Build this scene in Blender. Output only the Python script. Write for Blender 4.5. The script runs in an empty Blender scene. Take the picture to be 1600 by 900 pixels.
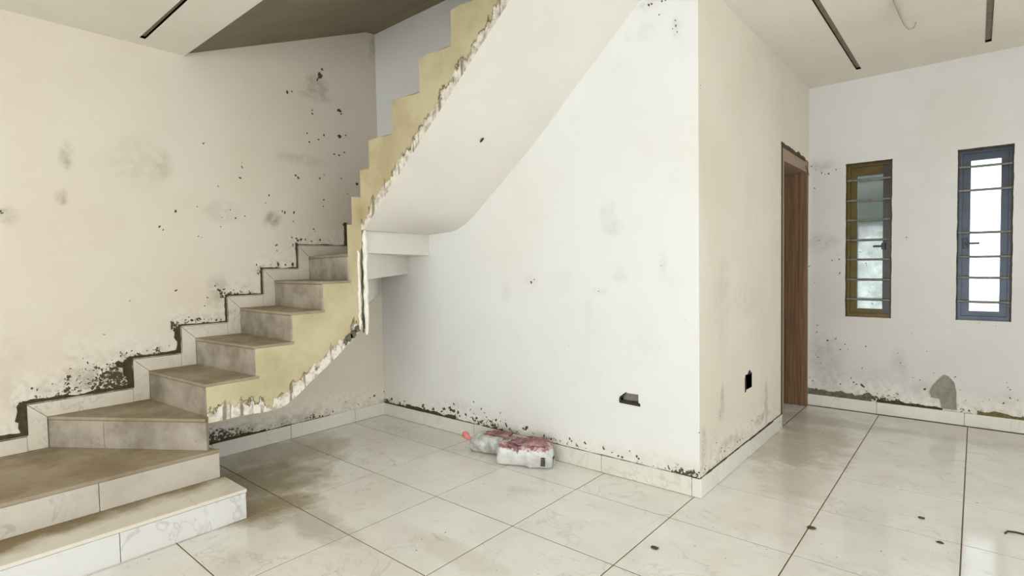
import bpy, bmesh, math, random
import numpy as np
from mathutils import Vector, Matrix, noise

C = bpy.context.scene.collection
SC = bpy.context.scene
random.seed(7)
R_ = random.Random(11)

# ------------------------------------------------------------------ room measures (metres)
XL, YA, XS, YF = -4.22, 3.075, -1.21, 5.75      # stair wall, wall under the flight, door wall, window wall
XR, YR = 2.9, -3.4                              # right wall, rear wall
CEIL_L, CEIL_R = 2.871, 2.977

# ------------------------------------------------------------------ camera
cam_d = bpy.data.cameras.new('camera')
cam = bpy.data.objects.new('camera', cam_d)
C.objects.link(cam)
SC.camera = cam
cam_d.sensor_width = 36.0
cam_d.lens = 851.6 * 36.0 / 1600.0
cam_d.clip_start = 0.05
yaw, pit, rol = math.radians(-40.44), math.radians(-2.244), math.radians(-0.989)
f_ = Vector((math.sin(yaw) * math.cos(pit), math.cos(yaw) * math.cos(pit), math.sin(pit)))
r_ = Vector((math.cos(yaw), -math.sin(yaw), 0))
u_ = r_.cross(f_)
r2 = r_ * math.cos(rol) + u_ * math.sin(rol)
u2 = u_ * math.cos(rol) - r_ * math.sin(rol)
cam.matrix_world = Matrix(((r2.x, u2.x, -f_.x, 0.0), (r2.y, u2.y, -f_.y, 0.0), (r2.z, u2.z, -f_.z, 1.365), (0, 0, 0, 1)))

# ------------------------------------------------------------------ sky and daylight through the openings
world = bpy.data.worlds.new('overcast_sky')
SC.world = world
world.use_nodes = True
bg = world.node_tree.nodes['Background']
bg.inputs[0].default_value = (0.86, 0.93, 1.0, 1)
bg.inputs[1].default_value = 3.6


def area(name, loc, rot, sx, sy, energy, col):
    d = bpy.data.lights.new(name, 'AREA')
    d.shape = 'RECTANGLE'
    d.size, d.size_y, d.energy, d.color = sx, sy, energy, col
    o = bpy.data.objects.new(name, d)
    C.objects.link(o)
    o.location, o.rotation_euler = loc, rot
    return o


# daylight entering by the wide doorway behind the camera and the window in the right-hand wall
area('doorway_daylight', (0.2, YR - 0.12, 1.1), (math.radians(90), 0, 0), 4.8, 2.1, 128, (1.0, 0.995, 0.99))
area('side_window_daylight', (XR + 0.12, 1.2, 1.45), (math.radians(90), 0, math.radians(90)), 5.4, 1.7, 46, (0.98, 0.99, 1.0))

vs = SC.view_settings
vs.view_transform, vs.look, vs.gamma, vs.use_curve_mapping = 'Standard', 'None', 1.0, False
vs.exposure = -0.30

# ------------------------------------------------------------------ material helpers
def lin(r, g, b):
    f = lambda c: (c / 255.0 / 12.92) if c / 255.0 <= 0.04045 else ((c / 255.0 + 0.055) / 1.055) ** 2.4
    return (f(r), f(g), f(b), 1.0)


class NT:
    def __init__(self, name):
        self.m = bpy.data.materials.new(name)
        self.m.use_nodes = True
        self.t = self.m.node_tree
        self.p = self.t.nodes['Principled BSDF']
        self.out = self.t.nodes['Material Output']

    def n(self, kind, **kw):
        x = self.t.nodes.new(kind)
        for k, v in kw.items():
            setattr(x, k, v)
        return x

    def l(self, a, b):
        self.t.links.new(a, b)

    def put(self, sock, v):
        if hasattr(v, 'is_output'):
            self.l(v, sock)
        else:
            sock.default_value = v

    def math(self, op, a, b=0.0, c=0.0, clamp=False):
        x = self.n('ShaderNodeMath', operation=op, use_clamp=clamp)
        self.put(x.inputs[0], a)
        self.put(x.inputs[1], b)
        self.put(x.inputs[2], c)
        return x.outputs[0]

    def noise(self, vec, scale, detail=3.0, rough=0.55, dist=0.0):
        x = self.n('ShaderNodeTexNoise')
        self.l(vec, x.inputs['Vector'])
        x.inputs['Scale'].default_value = scale
        x.inputs['Detail'].default_value = detail
        x.inputs['Roughness'].default_value = rough
        x.inputs['Distortion'].default_value = dist
        return x.outputs[0]

    def ramp(self, v, a, b):
        x = self.n('ShaderNodeMapRange', interpolation_type='SMOOTHSTEP')
        self.put(x.inputs[0], v)
        self.put(x.inputs[1], a)
        self.put(x.inputs[2], b)
        return x.outputs[0]

    def mix(self, fac, a, b, mode='MIX'):
        x = self.n('ShaderNodeMix', data_type='RGBA', blend_type=mode)
        self.put(x.inputs[0], fac)
        self.put(x.inputs[6], a)
        self.put(x.inputs[7], b)
        return x.outputs[2]

    def scaled(self, vec, s):
        x = self.n('ShaderNodeVectorMath', operation='MULTIPLY')
        self.l(vec, x.inputs[0])
        x.inputs[1].default_value = s
        return x.outputs[0]

    def pos(self):
        return self.n('ShaderNodeNewGeometry').outputs['Position']

    def sep(self, v):
        x = self.n('ShaderNodeSeparateXYZ')
        self.l(v, x.inputs[0])
        return x.outputs

    def bump(self, h, strength=0.2, dist=0.01):
        x = self.n('ShaderNodeBump')
        x.inputs['Strength'].default_value = strength
        x.inputs['Distance'].default_value = dist
        self.l(h, x.inputs['Height'])
        self.l(x.outputs[0], self.p.inputs['Normal'])

    def fin(self, col=None, rough=0.6, spec=None, metal=None):
        if col is not None:
            self.put(self.p.inputs['Base Color'], col)
        self.put(self.p.inputs['Roughness'], rough)
        if spec is not None:
            self.p.inputs['Specular IOR Level'].default_value = spec
        if metal is not None:
            self.p.inputs['Metallic'].default_value = metal
        return self.m


def wall_mat(name, base, warm):
    """plaster: 'dirt' attribute holds R = speckle density, G = soft smear, B = fresh white filler"""
    k = NT(name)
    P = k.pos()
    a = k.n('ShaderNodeVertexColor', layer_name='dirt')
    s = k.n('ShaderNodeSeparateColor')
    k.l(a.outputs[0], s.inputs[0])
    big = k.noise(P, 1.1, 4)
    col = k.mix(k.ramp(big, 0.35, 0.7), base, warm)
    col = k.mix(k.math('MULTIPLY', k.ramp(k.noise(P, 5.0, 6, 0.65), 0.52, 0.75), 0.08), col, lin(196, 184, 160))
    col = k.mix(k.math('MULTIPLY', s.outputs[2], k.ramp(k.noise(P, 26, 4), 0.35, 0.6)), col, lin(238, 233, 222))
    smear = k.math('MULTIPLY', s.outputs[1], k.ramp(k.noise(P, 15, 6, 0.65, 0.4), 0.25, 0.70))
    col = k.mix(smear, col, lin(128, 118, 90))
    n2 = k.noise(P, 62, 3, 0.6, 0.4)
    n3 = k.noise(P, 24, 4, 0.6)
    th = k.math('SUBTRACT', 0.78, k.math('MULTIPLY', s.outputs[0], 0.36))
    v = k.math('ADD', k.math('MULTIPLY', n2, 0.6), k.math('MULTIPLY', n3, 0.45))
    spk = k.ramp(v, th, k.math('ADD', th, 0.045))
    spk = k.math('MULTIPLY', spk, k.ramp(s.outputs[0], 0.03, 0.2))
    col = k.mix(spk, col, lin(74, 66, 46))
    k.bump(k.math('ADD', k.math('MULTIPLY', k.noise(P, 9, 6, 0.6), 0.6), k.math('MULTIPLY', spk, -0.25)), 0.25, 0.012)
    return k.fin(col, 0.62, 0.3)


def plain_mat(name, col, rough=0.7, var=0.12, scale=12.0, metal=None, spec=None, bump=0.0):
    k = NT(name)
    P = k.pos()
    n1 = k.noise(P, scale, 5, 0.6)
    dark = (col[0] * (1 - var * 2.2), col[1] * (1 - var * 2.2), col[2] * (1 - var * 2.4), 1)
    c = k.mix(k.ramp(n1, 0.35, 0.7), col, dark)
    if bump:
        k.bump(n1, bump, 0.01)
    return k.fin(c, rough, spec, metal)


def marble_mat(name, base, rough, dust_col, dust, kind=None, vein=0.5):
    """polished marble-look ceramic with veins, per-tile shade and laid-on dust"""
    k = NT(name)
    P = k.pos()
    oi = k.n('ShaderNodeObjectInfo')
    rnd = oi.outputs['Random']
    off = k.n('ShaderNodeVectorMath', operation='ADD')
    k.l(P, off.inputs[0])
    cmb = k.n('ShaderNodeCombineXYZ')
    k.l(k.math('MULTIPLY', rnd, 37.0), cmb.inputs[0])
    k.l(k.math('MULTIPLY', rnd, 19.0), cmb.inputs[1])
    k.l(k.math('MULTIPLY', rnd, 11.0), cmb.inputs[2])
    k.l(cmb.outputs[0], off.inputs[1])
    Q = off.outputs[0]
    vn = k.noise(Q, 2.6, 5, 0.55, 1.2)
    vv = k.math('ABSOLUTE', k.math('SUBTRACT', vn, 0.5))
    veinm = k.math('MULTIPLY', k.math('SUBTRACT', 1.0, k.ramp(vv, 0.0, 0.022)), k.ramp(k.noise(Q, 1.7, 3), 0.45, 0.62))
    col = k.mix(k.math('MULTIPLY', k.noise(Q, 1.8, 4), 0.35), base, (base[0] * 0.8, base[1] * 0.79, base[2] * 0.76, 1))
    col = k.mix(k.math('MULTIPLY', veinm, vein), col, lin(140, 132, 118))
    col = k.mix(k.math('MULTIPLY', rnd, 0.10), col, (base[0] * 0.78, base[1] * 0.77, base[2] * 0.73, 1))
    d = k.ramp(k.noise(P, 3.0, 6, 0.65), 0.30, 0.72)
    d = k.math('MULTIPLY', d, dust)
    xyz = k.sep(P)
    if kind == 'floor':
        def blob(cx, cy, rx, ry, s):
            dx = k.math('DIVIDE', k.math('SUBTRACT', xyz[0], cx), rx)
            dy = k.math('DIVIDE', k.math('SUBTRACT', xyz[1], cy), ry)
            q = k.math('ADD', k.math('MULTIPLY', dx, dx), k.math('MULTIPLY', dy, dy))
            q = k.math('ADD', q, k.math('MULTIPLY', k.math('SUBTRACT', k.noise(P, 4.5, 6, 0.7), 0.5), 2.0))
            return k.math('MULTIPLY', k.math('SUBTRACT', 1.0, k.ramp(q, 0.05, 1.0)), s)
        for b in ((-3.55, 1.55, 0.65, 0.55, 0.95), (-3.10, 1.45, 0.34, 0.34, 1.0), (-2.75, 1.50, 0.5, 0.16, 0.5), (-3.9, 1.9, 0.5, 0.7, 0.7), (-0.98, 4.5, 0.42, 1.0, 0.62), (-1.05, 5.2, 0.3, 0.5, 0.5),
                  (0.2, 5.55, 1.3, 0.45, 0.4), (-0.85, 3.7, 0.3, 0.5, 0.3), (-1.9, 1.75, 0.5, 0.12, 0.25), (-3.5, 2.7, 0.9, 0.5, 0.22)):
            d = k.math('MAXIMUM', d, blob(*b))
        st = k.noise(k.scaled(P, (5.0, 16.0, 1.0)), 1.0, 5, 0.7, 0.6)
        d = k.math('ADD', d, k.math('MULTIPLY', k.ramp(st, 0.58, 0.74), 0.30), clamp=True)
        sp = k.ramp(k.noise(P, 33, 2, 0.5), 0.735, 0.77)
        sc = k.ramp(k.noise(k.scaled(P, (9.0, 26.0, 1.0)), 1.0, 4, 0.6, 1.5), 0.70, 0.74)
    elif kind == 'step1':
        g = k.math('ADD', k.math('DIVIDE', k.math('SUBTRACT', -3.10, xyz[0]), 0.24), k.math('MULTIPLY', k.math('SUBTRACT', 1.05, xyz[1]), 0.55))
        g = k.math('ADD', g, k.math('MULTIPLY', k.math('SUBTRACT', k.noise(P, 7, 5, 0.6), 0.5), 1.1))
        d = k.math('MAXIMUM', k.math('MULTIPLY', k.ramp(g, 0.35, 1.15), 0.95), k.math('MULTIPLY', d, 0.4))
    elif kind == 'riser':
        z = k.noise(P, 13, 5, 0.65)
        d = k.math('MAXIMUM', d, k.math('MULTIPLY', k.ramp(z, 0.60, 0.72), 0.45))
    col = k.mix(d, col, dust_col)
    if kind == 'floor':
        col = k.mix(k.math('MULTIPLY', sp, 0.75), col, lin(92, 84, 66))
        col = k.mix(k.math('MULTIPLY', sc, 0.35), col, lin(110, 100, 80))
    rg = k.math('ADD', rough, k.math('MULTIPLY', d, 0.30 if kind == 'floor' else 0.5), clamp=True)
    return k.fin(col, rg, 0.5)


def stringer_mat():
    """yellow undercoat that stops raggedly above the white plaster of the lower edge ('edge' attribute = metres above it)"""
    k = NT('yellow_undercoat')
    P = k.pos()
    a = k.n('ShaderNodeAttribute', attribute_name='edge')
    e = a.outputs['Fac']
    n1 = k.noise(P, 7, 5, 0.65)
    drip = k.noise(k.scaled(P, (26.0, 26.0, 2.5)), 1.0, 3, 0.6)
    lim = k.math('ADD', 0.078, k.math('ADD', k.math('MULTIPLY', k.math('SUBTRACT', n1, 0.5), 0.26), k.math('MULTIPLY', k.math('SUBTRACT', drip, 0.5), 0.16)))
    y = k.mix(k.ramp(k.noise(P, 4, 6, 0.6), 0.35, 0.7), lin(202, 191, 156), lin(184, 171, 134))
    w = k.mix(k.ramp(k.noise(P, 22, 5, 0.7), 0.40, 0.70), lin(234, 229, 216), lin(172, 160, 140))
    dr = k.mix(k.math('MULTIPLY', k.ramp(drip, 0.56, 0.66), 0.8), w, lin(120, 108, 80))
    d = k.math('SUBTRACT', e, lim)
    m = k.ramp(d, -0.004, 0.006)
    edge = k.math('SUBTRACT', 1.0, k.ramp(k.math('ABSOLUTE', k.math('SUBTRACT', d, 0.004)), 0.002, 0.016))
    col = k.mix(m, dr, y)
    col = k.mix(k.math('MULTIPLY', edge, k.ramp(k.noise(P, 11, 3), 0.40, 0.62)), col, lin(112, 98, 70))
    k.bump(k.math('ADD', m, k.math('MULTIPLY', n1, 0.4)), 0.5, 0.006)
    return k.fin(col, 0.75, 0.25)


M = {}
M['wall_left'] = wall_mat('left_wall_plaster', lin(222, 214, 198), lin(217, 206, 187))
M['wall_back'] = wall_mat('back_wall_plaster', lin(229, 230, 228), lin(227, 226, 220))
M['wall_side'] = wall_mat('side_wall_plaster', lin(222, 213, 197), lin(214, 204, 186))
M['wall_far'] = wall_mat('far_wall_plaster', lin(214, 212, 208), lin(209, 204, 197))
M['ceiling'] = plain_mat('ceiling_plaster', lin(228, 222, 209), 0.8, 0.03, 1.5)
M['soffit'] = plain_mat('soffit_plaster', lin(222, 217, 206), 0.7, 0.025, 2.0, bump=0.06)
M['rough_slab'] = plain_mat('unpainted_concrete', lin(140, 130, 109), 0.9, 0.06, 2.5, bump=0.2)
M['concrete'] = plain_mat('raw_concrete', lin(158, 150, 128), 0.9, 0.1, 6, bump=0.3)
M['grout'] = plain_mat('dark_grout', lin(120, 104, 76), 0.9, 0.15, 20)
M['mortar'] = plain_mat('dark_mortar', lin(74, 64, 42), 0.95, 0.2, 40, bump=0.5)
M['mortar_grey'] = plain_mat('grey_mortar', lin(112, 108, 92), 0.95, 0.2, 40, bump=0.5)
M['mortar_olive'] = plain_mat('olive_mortar', lin(112, 104, 62), 0.95, 0.2, 30, bump=0.5)
M['splat'] = plain_mat('cement_splash', lin(84, 75, 55), 0.95, 0.15, 60)
M['patch'] = plain_mat('cement_patch', lin(150, 145, 130), 0.9, 0.12, 25, bump=0.4)
M['floor_tile'] = marble_mat('polished_floor_tile', lin(240, 238, 231), 0.08, lin(158, 145, 116), 0.16, 'floor', 0.22)
M['riser_tile'] = marble_mat('riser_tile', lin(180, 171, 156), 0.28, lin(108, 97, 77), 0.85, 'riser', 0.35)
M['riser_mid'] = marble_mat('dusty_lower_riser_tile', lin(206, 199, 186), 0.22, lin(150, 138, 114), 0.40, 'riser', 0.45)
M['riser_clean'] = marble_mat('clean_riser_tile', lin(224, 223, 219), 0.18, lin(150, 140, 116), 0.08, None, 0.3)
M['tread_tile'] = marble_mat('dusty_tread_tile', lin(170, 156, 133), 0.5, lin(128, 112, 86), 0.85, None, 0.2)
M['tread_light'] = marble_mat('swept_tread_tile', lin(228, 222, 208), 0.35, lin(128, 108, 70), 0.20, 'step1', 0.4)
M['skirting_tile'] = marble_mat('skirting_tile', lin(230, 227, 217), 0.25, lin(165, 154, 128), 0.16, None, 0.22)
M['stair_skirting'] = marble_mat('stair_skirting_tile', lin(224, 216, 200), 0.3, lin(165, 153, 128), 0.35, None, 0.4)
M['stringer'] = stringer_mat()
M['bead'] = plain_mat('white_filler', lin(242, 238, 226), 0.7, 0.05, 14, bump=0.3)
M['wood'] = None
k = NT('brown_door_frame')
P = k.pos()
g = k.noise(k.scaled(P, (60.0, 60.0, 2.0)), 1.0, 4, 0.6, 0.3)
M['wood'] = k.fin(k.mix(k.ramp(g, 0.3, 0.7), lin(136, 102, 74), lin(104, 76, 52)), 0.5, 0.4)
M['wood_face'] = plain_mat('dusty_brown_trim', lin(158, 134, 112), 0.6, 0.08, 20)
M['bronze'] = plain_mat('bronze_aluminium', lin(86, 72, 25), 0.42, 0.14, 9, metal=0.45)
M['bronze_dark'] = plain_mat('dark_aluminium', lin(56, 54, 50), 0.35, 0.1, 9, metal=0.4)
M['flare_alu'] = plain_mat('flare_tinted_aluminium', lin(60, 67, 78), 0.35, 0.12, 9, metal=0.4)  # right window frame: bluish backlight flare put into the metal colour
M['steel'] = plain_mat('dull_steel_bar', lin(142, 140, 130), 0.4, 0.15, 30, metal=0.5)
M['black'] = plain_mat('black_plastic', lin(28, 27, 25), 0.4, 0.05)
M['hole'] = plain_mat('dark_box', lin(48, 44, 38), 0.8, 0.2, 40)
M['channel'] = plain_mat('grey_channel', lin(150, 138, 118), 0.7, 0.08, 20)
M['ext_white'] = plain_mat('outside_render', lin(214, 222, 218), 0.9, 0.05, 3)
M['ext_dark'] = plain_mat('outside_eave', lin(100, 106, 104), 0.9, 0.06, 3)
M['ext_ground'] = plain_mat('outside_paving', lin(216, 218, 214), 0.9, 0.06, 3)


def glass_mat(name, dirt_amt, tint):
    k = NT(name)
    P = k.pos()
    tr = k.n('ShaderNodeBsdfTransparent')
    tr.inputs[0].default_value = tint
    gl = k.n('ShaderNodeBsdfGlossy')
    gl.inputs['Roughness'].default_value = 0.05
    df = k.n('ShaderNodeBsdfDiffuse')
    df.inputs[0].default_value = lin(150, 156, 150)
    m1 = k.n('ShaderNodeMixShader')
    m1.inputs[0].default_value = 0.07
    k.l(tr.outputs[0], m1.inputs[1])
    k.l(gl.outputs[0], m1.inputs[2])
    m2 = k.n('ShaderNodeMixShader')
    film = k.math('MULTIPLY', k.ramp(k.noise(P, 9, 5, 0.6), 0.3, 0.8), dirt_amt)
    spot = k.ramp(k.noise(P, 26, 2, 0.5), 0.70, 0.75)
    k.l(k.math('MAXIMUM', film, k.math('MULTIPLY', spot, dirt_amt * 1.6)), m2.inputs[0])
    k.l(m1.outputs[0], m2.inputs[1])
    k.l(df.outputs[0], m2.inputs[2])
    k.l(m2.outputs[0], k.out.inputs[0])
    return k.m


M['glass_dusty'] = glass_mat('dusty_pane', 0.32, (0.80, 0.86, 0.84, 1))
M['glass'] = glass_mat('clear_pane', 0.12, (0.93, 0.97, 0.98, 1))


# ------------------------------------------------------------------ mesh helpers
class MB:
    def __init__(self):
        self.v, self.f = [], []

    def quad(self, *pts):
        b = len(self.v)
        self.v += [tuple(p) for p in pts]
        self.f.append(tuple(range(b, b + len(pts))))
        return self

    def box(self, a, c):
        x0, y0, z0 = a
        x1, y1, z1 = c
        b = len(self.v)
        self.v += [(x0, y0, z0), (x1, y0, z0), (x1, y1, z0), (x0, y1, z0), (x0, y0, z1), (x1, y0, z1), (x1, y1, z1), (x0, y1, z1)]
        self.f += [tuple(b + i for i in q) for q in ((3, 2, 1, 0), (4, 5, 6, 7), (0, 1, 5, 4), (1, 2, 6, 5), (2, 3, 7, 6), (3, 0, 4, 7))]
        return self

    def prism(self, poly, d):
        """poly: 3-D polygon; extruded by vector d"""
        n = len(poly)
        d = Vector(d)
        P = [Vector(p) for p in poly]
        nrm = Vector((0, 0, 0))
        for i in range(n):
            nrm += P[i].cross(P[(i + 1) % n])
        if nrm.dot(d) > 0:
            P.reverse()
        b = len(self.v)
        self.v += [tuple(p) for p in P] + [tuple(p + d) for p in P]
        self.f.append(tuple(range(b, b + n)))
        self.f.append(tuple(range(b + 2 * n - 1, b + n - 1, -1)))
        for i in range(n):
            j = (i + 1) % n
            self.f.append((b + j, b + i, b + n + i, b + n + j))
        return self

    def tube(self, pts, r, seg=8, cap=True):
        pts = [Vector(p) for p in pts]
        rr = r if isinstance(r, (list, tuple)) else [r] * len(pts)
        rings = []
        for i, p in enumerate(pts):
            t = (pts[min(i + 1, len(pts) - 1)] - pts[max(i - 1, 0)]).normalized()
            a = Vector((0, 0, 1)) if abs(t.z) < 0.9 else Vector((1, 0, 0))
            u = t.cross(a).normalized()
            w = t.cross(u)
            b = len(self.v)
            for s in range(seg):
                q = 2 * math.pi * s / seg
                self.v.append(tuple(p + (u * math.cos(q) + w * math.sin(q)) * rr[i]))
            rings.append(b)
        for i in range(len(rings) - 1):
            for s in range(seg):
                s2 = (s + 1) % seg
                self.f.append((rings[i] + s, rings[i] + s2, rings[i + 1] + s2, rings[i + 1] + s))
        if cap:
            self.f.append(tuple(rings[0] + s for s in reversed(range(seg))))
            self.f.append(tuple(rings[-1] + s for s in range(seg)))
        return self

    def mesh(self, name, mat):
        me = bpy.data.meshes.new(name)
        me.from_pydata(self.v, [], self.f)
        me.validate()
        if mat:
            me.materials.append(mat)
        return me

    def build(self, name, mat, parent=None, smooth=False, kind=None):
        me = self.mesh(name, mat)
        if smooth:
            me.polygons.foreach_set('use_smooth', [True] * len(me.polygons))
        return link(name, me, parent, kind)


def link(name, me, parent=None, kind=None):
    o = bpy.data.objects.new(name, me)
    C.objects.link(o)
    if parent:
        o.parent = parent
        o.matrix_parent_inverse = parent.matrix_basis.inverted()
    if kind:
        o['kind'] = kind
    return o


def tag(o, label, cat, group=None):
    o['label'], o['category'] = label, cat
    if group:
        o['group'] = group
    return o


def empty(name, loc=(0, 0, 0), kind=None):
    o = bpy.data.objects.new(name, None)
    C.objects.link(o)
    o.location = loc
    o.empty_display_size = 0.1
    if kind:
        o['kind'] = kind
    return o


def bevel(o, w=0.003, seg=1):
    bm = bmesh.new()
    bm.from_mesh(o.data)
    bmesh.ops.remove_doubles(bm, verts=bm.verts, dist=1e-6)
    bmesh.ops.bevel(bm, geom=list(bm.edges), offset=w, segments=seg, affect='EDGES', clamp_overlap=True)
    bm.to_mesh(o.data)
    bm.free()
    return o


# ------------------------------------------------------------------ walls
def fbm(u, v, seed):
    """cheap smooth value noise on arrays"""
    r = np.zeros_like(u)
    rs = np.random.RandomState(seed)
    for k_, amp in ((1.7, .5), (3.9, .3), (8.3, .2)):
        g = rs.rand(64, 64)
        x, y = u * k_ + 17, v * k_ + 9
        i, j = np.floor(x).astype(int), np.floor(y).astype(int)
        fx, fy = x - i, y - j
        fx, fy = fx * fx * (3 - 2 * fx), fy * fy * (3 - 2 * fy)
        G = lambda a, b: g[a % 64, b % 64]
        r += amp * ((G(i, j) * (1 - fx) + G(i + 1, j) * fx) * (1 - fy) + (G(i, j + 1) * (1 - fx) + G(i + 1, j + 1) * fx) * fy)
    return r


def wall(name, mat, at, face, u0, u1, v0, v1, holes, smears, belts, seed, thick=0.2, step=0.025, end_rims=True):
    """at(u, v, depth) -> point; depth 0 is the room face, positive goes into the wall"""
    def lines(a, b, cuts):
        L = set(np.round(np.arange(a, b, step), 5)) | {a, b} | {c for c in cuts if a < c < b}
        L = sorted(L)
        out = [L[0]]
        hard = {a, b} | set(cuts)
        for x in L[1:]:
            if x - out[-1] < step * 0.3 and x not in hard:
                continue
            if x - out[-1] < step * 0.3 and out[-1] not in hard:
                out[-1] = x
                continue
            out.append(x)
        return np.array(out)
    U = lines(u0, u1, [h[0] for h in holes] + [h[1] for h in holes])
    V = lines(v0, v1, [h[2] for h in holes] + [h[3] for h in holes])
    nu, nv = len(U), len(V)
    GU, GV = np.meshgrid(U, V, indexing='ij')
    verts = [at(a, b, 0.0) for a, b in zip(GU.ravel(), GV.ravel())]
    faces = []
    for i in range(nu - 1):
        cu = (U[i] + U[i + 1]) / 2
        hs = [h for h in holes if h[0] < cu < h[1]]
        for j in range(nv - 1):
            cv = (V[j] + V[j + 1]) / 2
            if any(h[2] < cv < h[3] for h in hs):
                continue
            a = i * nv + j
            q = (a, a + nv, a + nv + 1, a + 1)
            faces.append(q if face > 0 else q[::-1])
    nfront = len(verts)
    mb = MB()
    mb.v, mb.f = verts, faces

    def rim(a0, a1, b0, b1):
        pts = [(a0, b0), (a1, b0), (a1, b1), (a0, b1)]
        for i in range(4):
            p, q = pts[i], pts[(i + 1) % 4]
            if p[1] == q[1] == 0.0:
                continue                          # no sill face on the floor
            mb.quad(at(p[0], p[1], 0), at(q[0], q[1], 0), at(q[0], q[1], thick), at(p[0], p[1], thick))
    if end_rims:
        rim(u0, u1, v0, v1)
    for h in holes:
        rim(*h)
    # back face: pieces round the holes
    us = sorted({u0, u1} | {h[0] for h in holes} | {h[1] for h in holes})
    vs_ = sorted({v0, v1} | {h[2] for h in holes} | {h[3] for h in holes})
    for i in range(len(us) - 1):
        for j in range(len(vs_) - 1):
            cu, cv = (us[i] + us[i + 1]) / 2, (vs_[j] + vs_[j + 1]) / 2
            if not any(h[0] < cu < h[1] and h[2] < cv < h[3] for h in holes):
                mb.quad(at(us[i], vs_[j], thick), at(us[i], vs_[j + 1], thick), at(us[i + 1], vs_[j + 1], thick), at(us[i + 1], vs_[j], thick))
    me = mb.mesh(name, mat)
    R, G, B = (np.zeros(GU.shape) for _ in range(3))
    wob = fbm(GU, GV, seed)
    wob2 = fbm(GU * 2.3, GV * 2.3, seed + 5)
    for (cu, cv, ru, rv, s) in smears:
        q = ((GU - cu) / max(ru, .02)) ** 2 + ((GV - cv) / max(rv, .02)) ** 2 + (wob2 - .5) * 1.2
        G = np.maximum(G, s * np.clip(1.25 - q, 0, 1))
    for (a, za, b, zb, w, s) in belts:        # speckle belt rising from line (a,za)-(b,zb), height w
        t = np.clip((GU - a) / (b - a), 0, 1)
        base = za + (zb - za) * t
        inn = ((GU >= min(a, b) - .03) & (GU <= max(a, b) + .03))
        dd = (GV - base) / w
        val = s * np.clip(1 - dd, 0, 1) * (dd > -.3) * inn * np.clip(0.35 + 1.5 * (wob - .2), 0.2, 1.4)
        R = np.maximum(R, val)
        B = np.maximum(B, np.clip(1.2 - dd * 0.8, 0, 1) * (dd > -.3) * inn * 0.7)
        G = np.maximum(G, val * 0.35)
    n = len(me.vertices)
    cols = np.zeros((n, 4), dtype=np.float32)
    cols[:nfront, 0], cols[:nfront, 1], cols[:nfront, 2] = R.ravel(), G.ravel(), B.ravel()
    cols[:, 3] = 1
    ca = me.color_attributes.new('dirt', 'FLOAT_COLOR', 'POINT')
    ca.data.foreach_set('color', np.clip(cols, 0, 1).ravel())
    return link(name, me, None, 'structure')


def splats(parent, at, lst, seed, scale=0.75, name='cement_splashes', mat='splat'):
    rr = random.Random(seed)
    mb = MB()
    for (u, v, r) in lst:
        n = 9
        r = r * scale
        el, an = rr.uniform(0.65, 1.5), rr.uniform(0, 3.14)
        ring, ring2 = [], []
        for i in range(n):
            q = 2 * math.pi * i / n
            rad = r * rr.uniform(0.55, 1.3)
            x, y = rad * math.cos(q) * el, rad * math.sin(q) / el
            x, y = x * math.cos(an) - y * math.sin(an), x * math.sin(an) + y * math.cos(an)
            ring.append((u + x, v + y))
            ring2.append((u + x * .55, v + y * .55))
        b = len(mb.v)
        h = min(0.006, r * 0.3)
        mb.v += [at(p[0], p[1], 0.002) for p in ring] + [at(p[0], p[1], -h) for p in ring2]
        for i in range(n):
            j = (i + 1) % n
            mb.f.append((b + i, b + j, b + n + j, b + n + i))
        mb.f.append(tuple(b + n + i for i in range(n)))
    return mb.build(name, M[mat], parent, kind='stuff')


def ragged_strip(mb, at, a, b, w, seed, rough=1.0, h=0.006, step=0.018, pw=1.0):
    """irregular low ridge of mortar from (u,v) a to b on a wall, width w to the left of travel"""
    rr = random.Random(seed)
    a, b = Vector(a), Vector(b)
    L = (b - a).length
    t = (b - a) / L
    nrm = Vector((-t.y, t.x))
    n = max(3, int(L / step))
    prev = None
    for i in range(n + 1):
        s = L * i / n
        nz = noise.noise((s * 9 + seed * 3.1, seed, 0)) * 0.5 + 0.5
        ww = w * (0.25 + rough * (nz ** pw) * 1.6 + rr.uniform(0, 0.35) * rough)
        p0 = a + t * s - nrm * 0.004
        p1 = p0 + nrm * (ww + 0.004)
        pm = p0 + nrm * (ww * 0.55)
        b0 = len(mb.v)
        mb.v += [at(p0.x, p0.y, -h * 1.3), at(pm.x, pm.y, -h), at(p1.x, p1.y, 0.001)]
        if prev is not None:
            mb.f += [(prev, b0, b0 + 1, prev + 1), (prev + 1, b0 + 1, b0 + 2, prev + 2)]
        prev = b0


at_L = lambda u, v, d: (XL - d, u, v)
at_A = lambda u, v, d: (u, YA + d, v)
at_S = lambda u, v, d: (XS - d, u, v)
at_F = lambda u, v, d: (u, YF + d, v)

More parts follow.
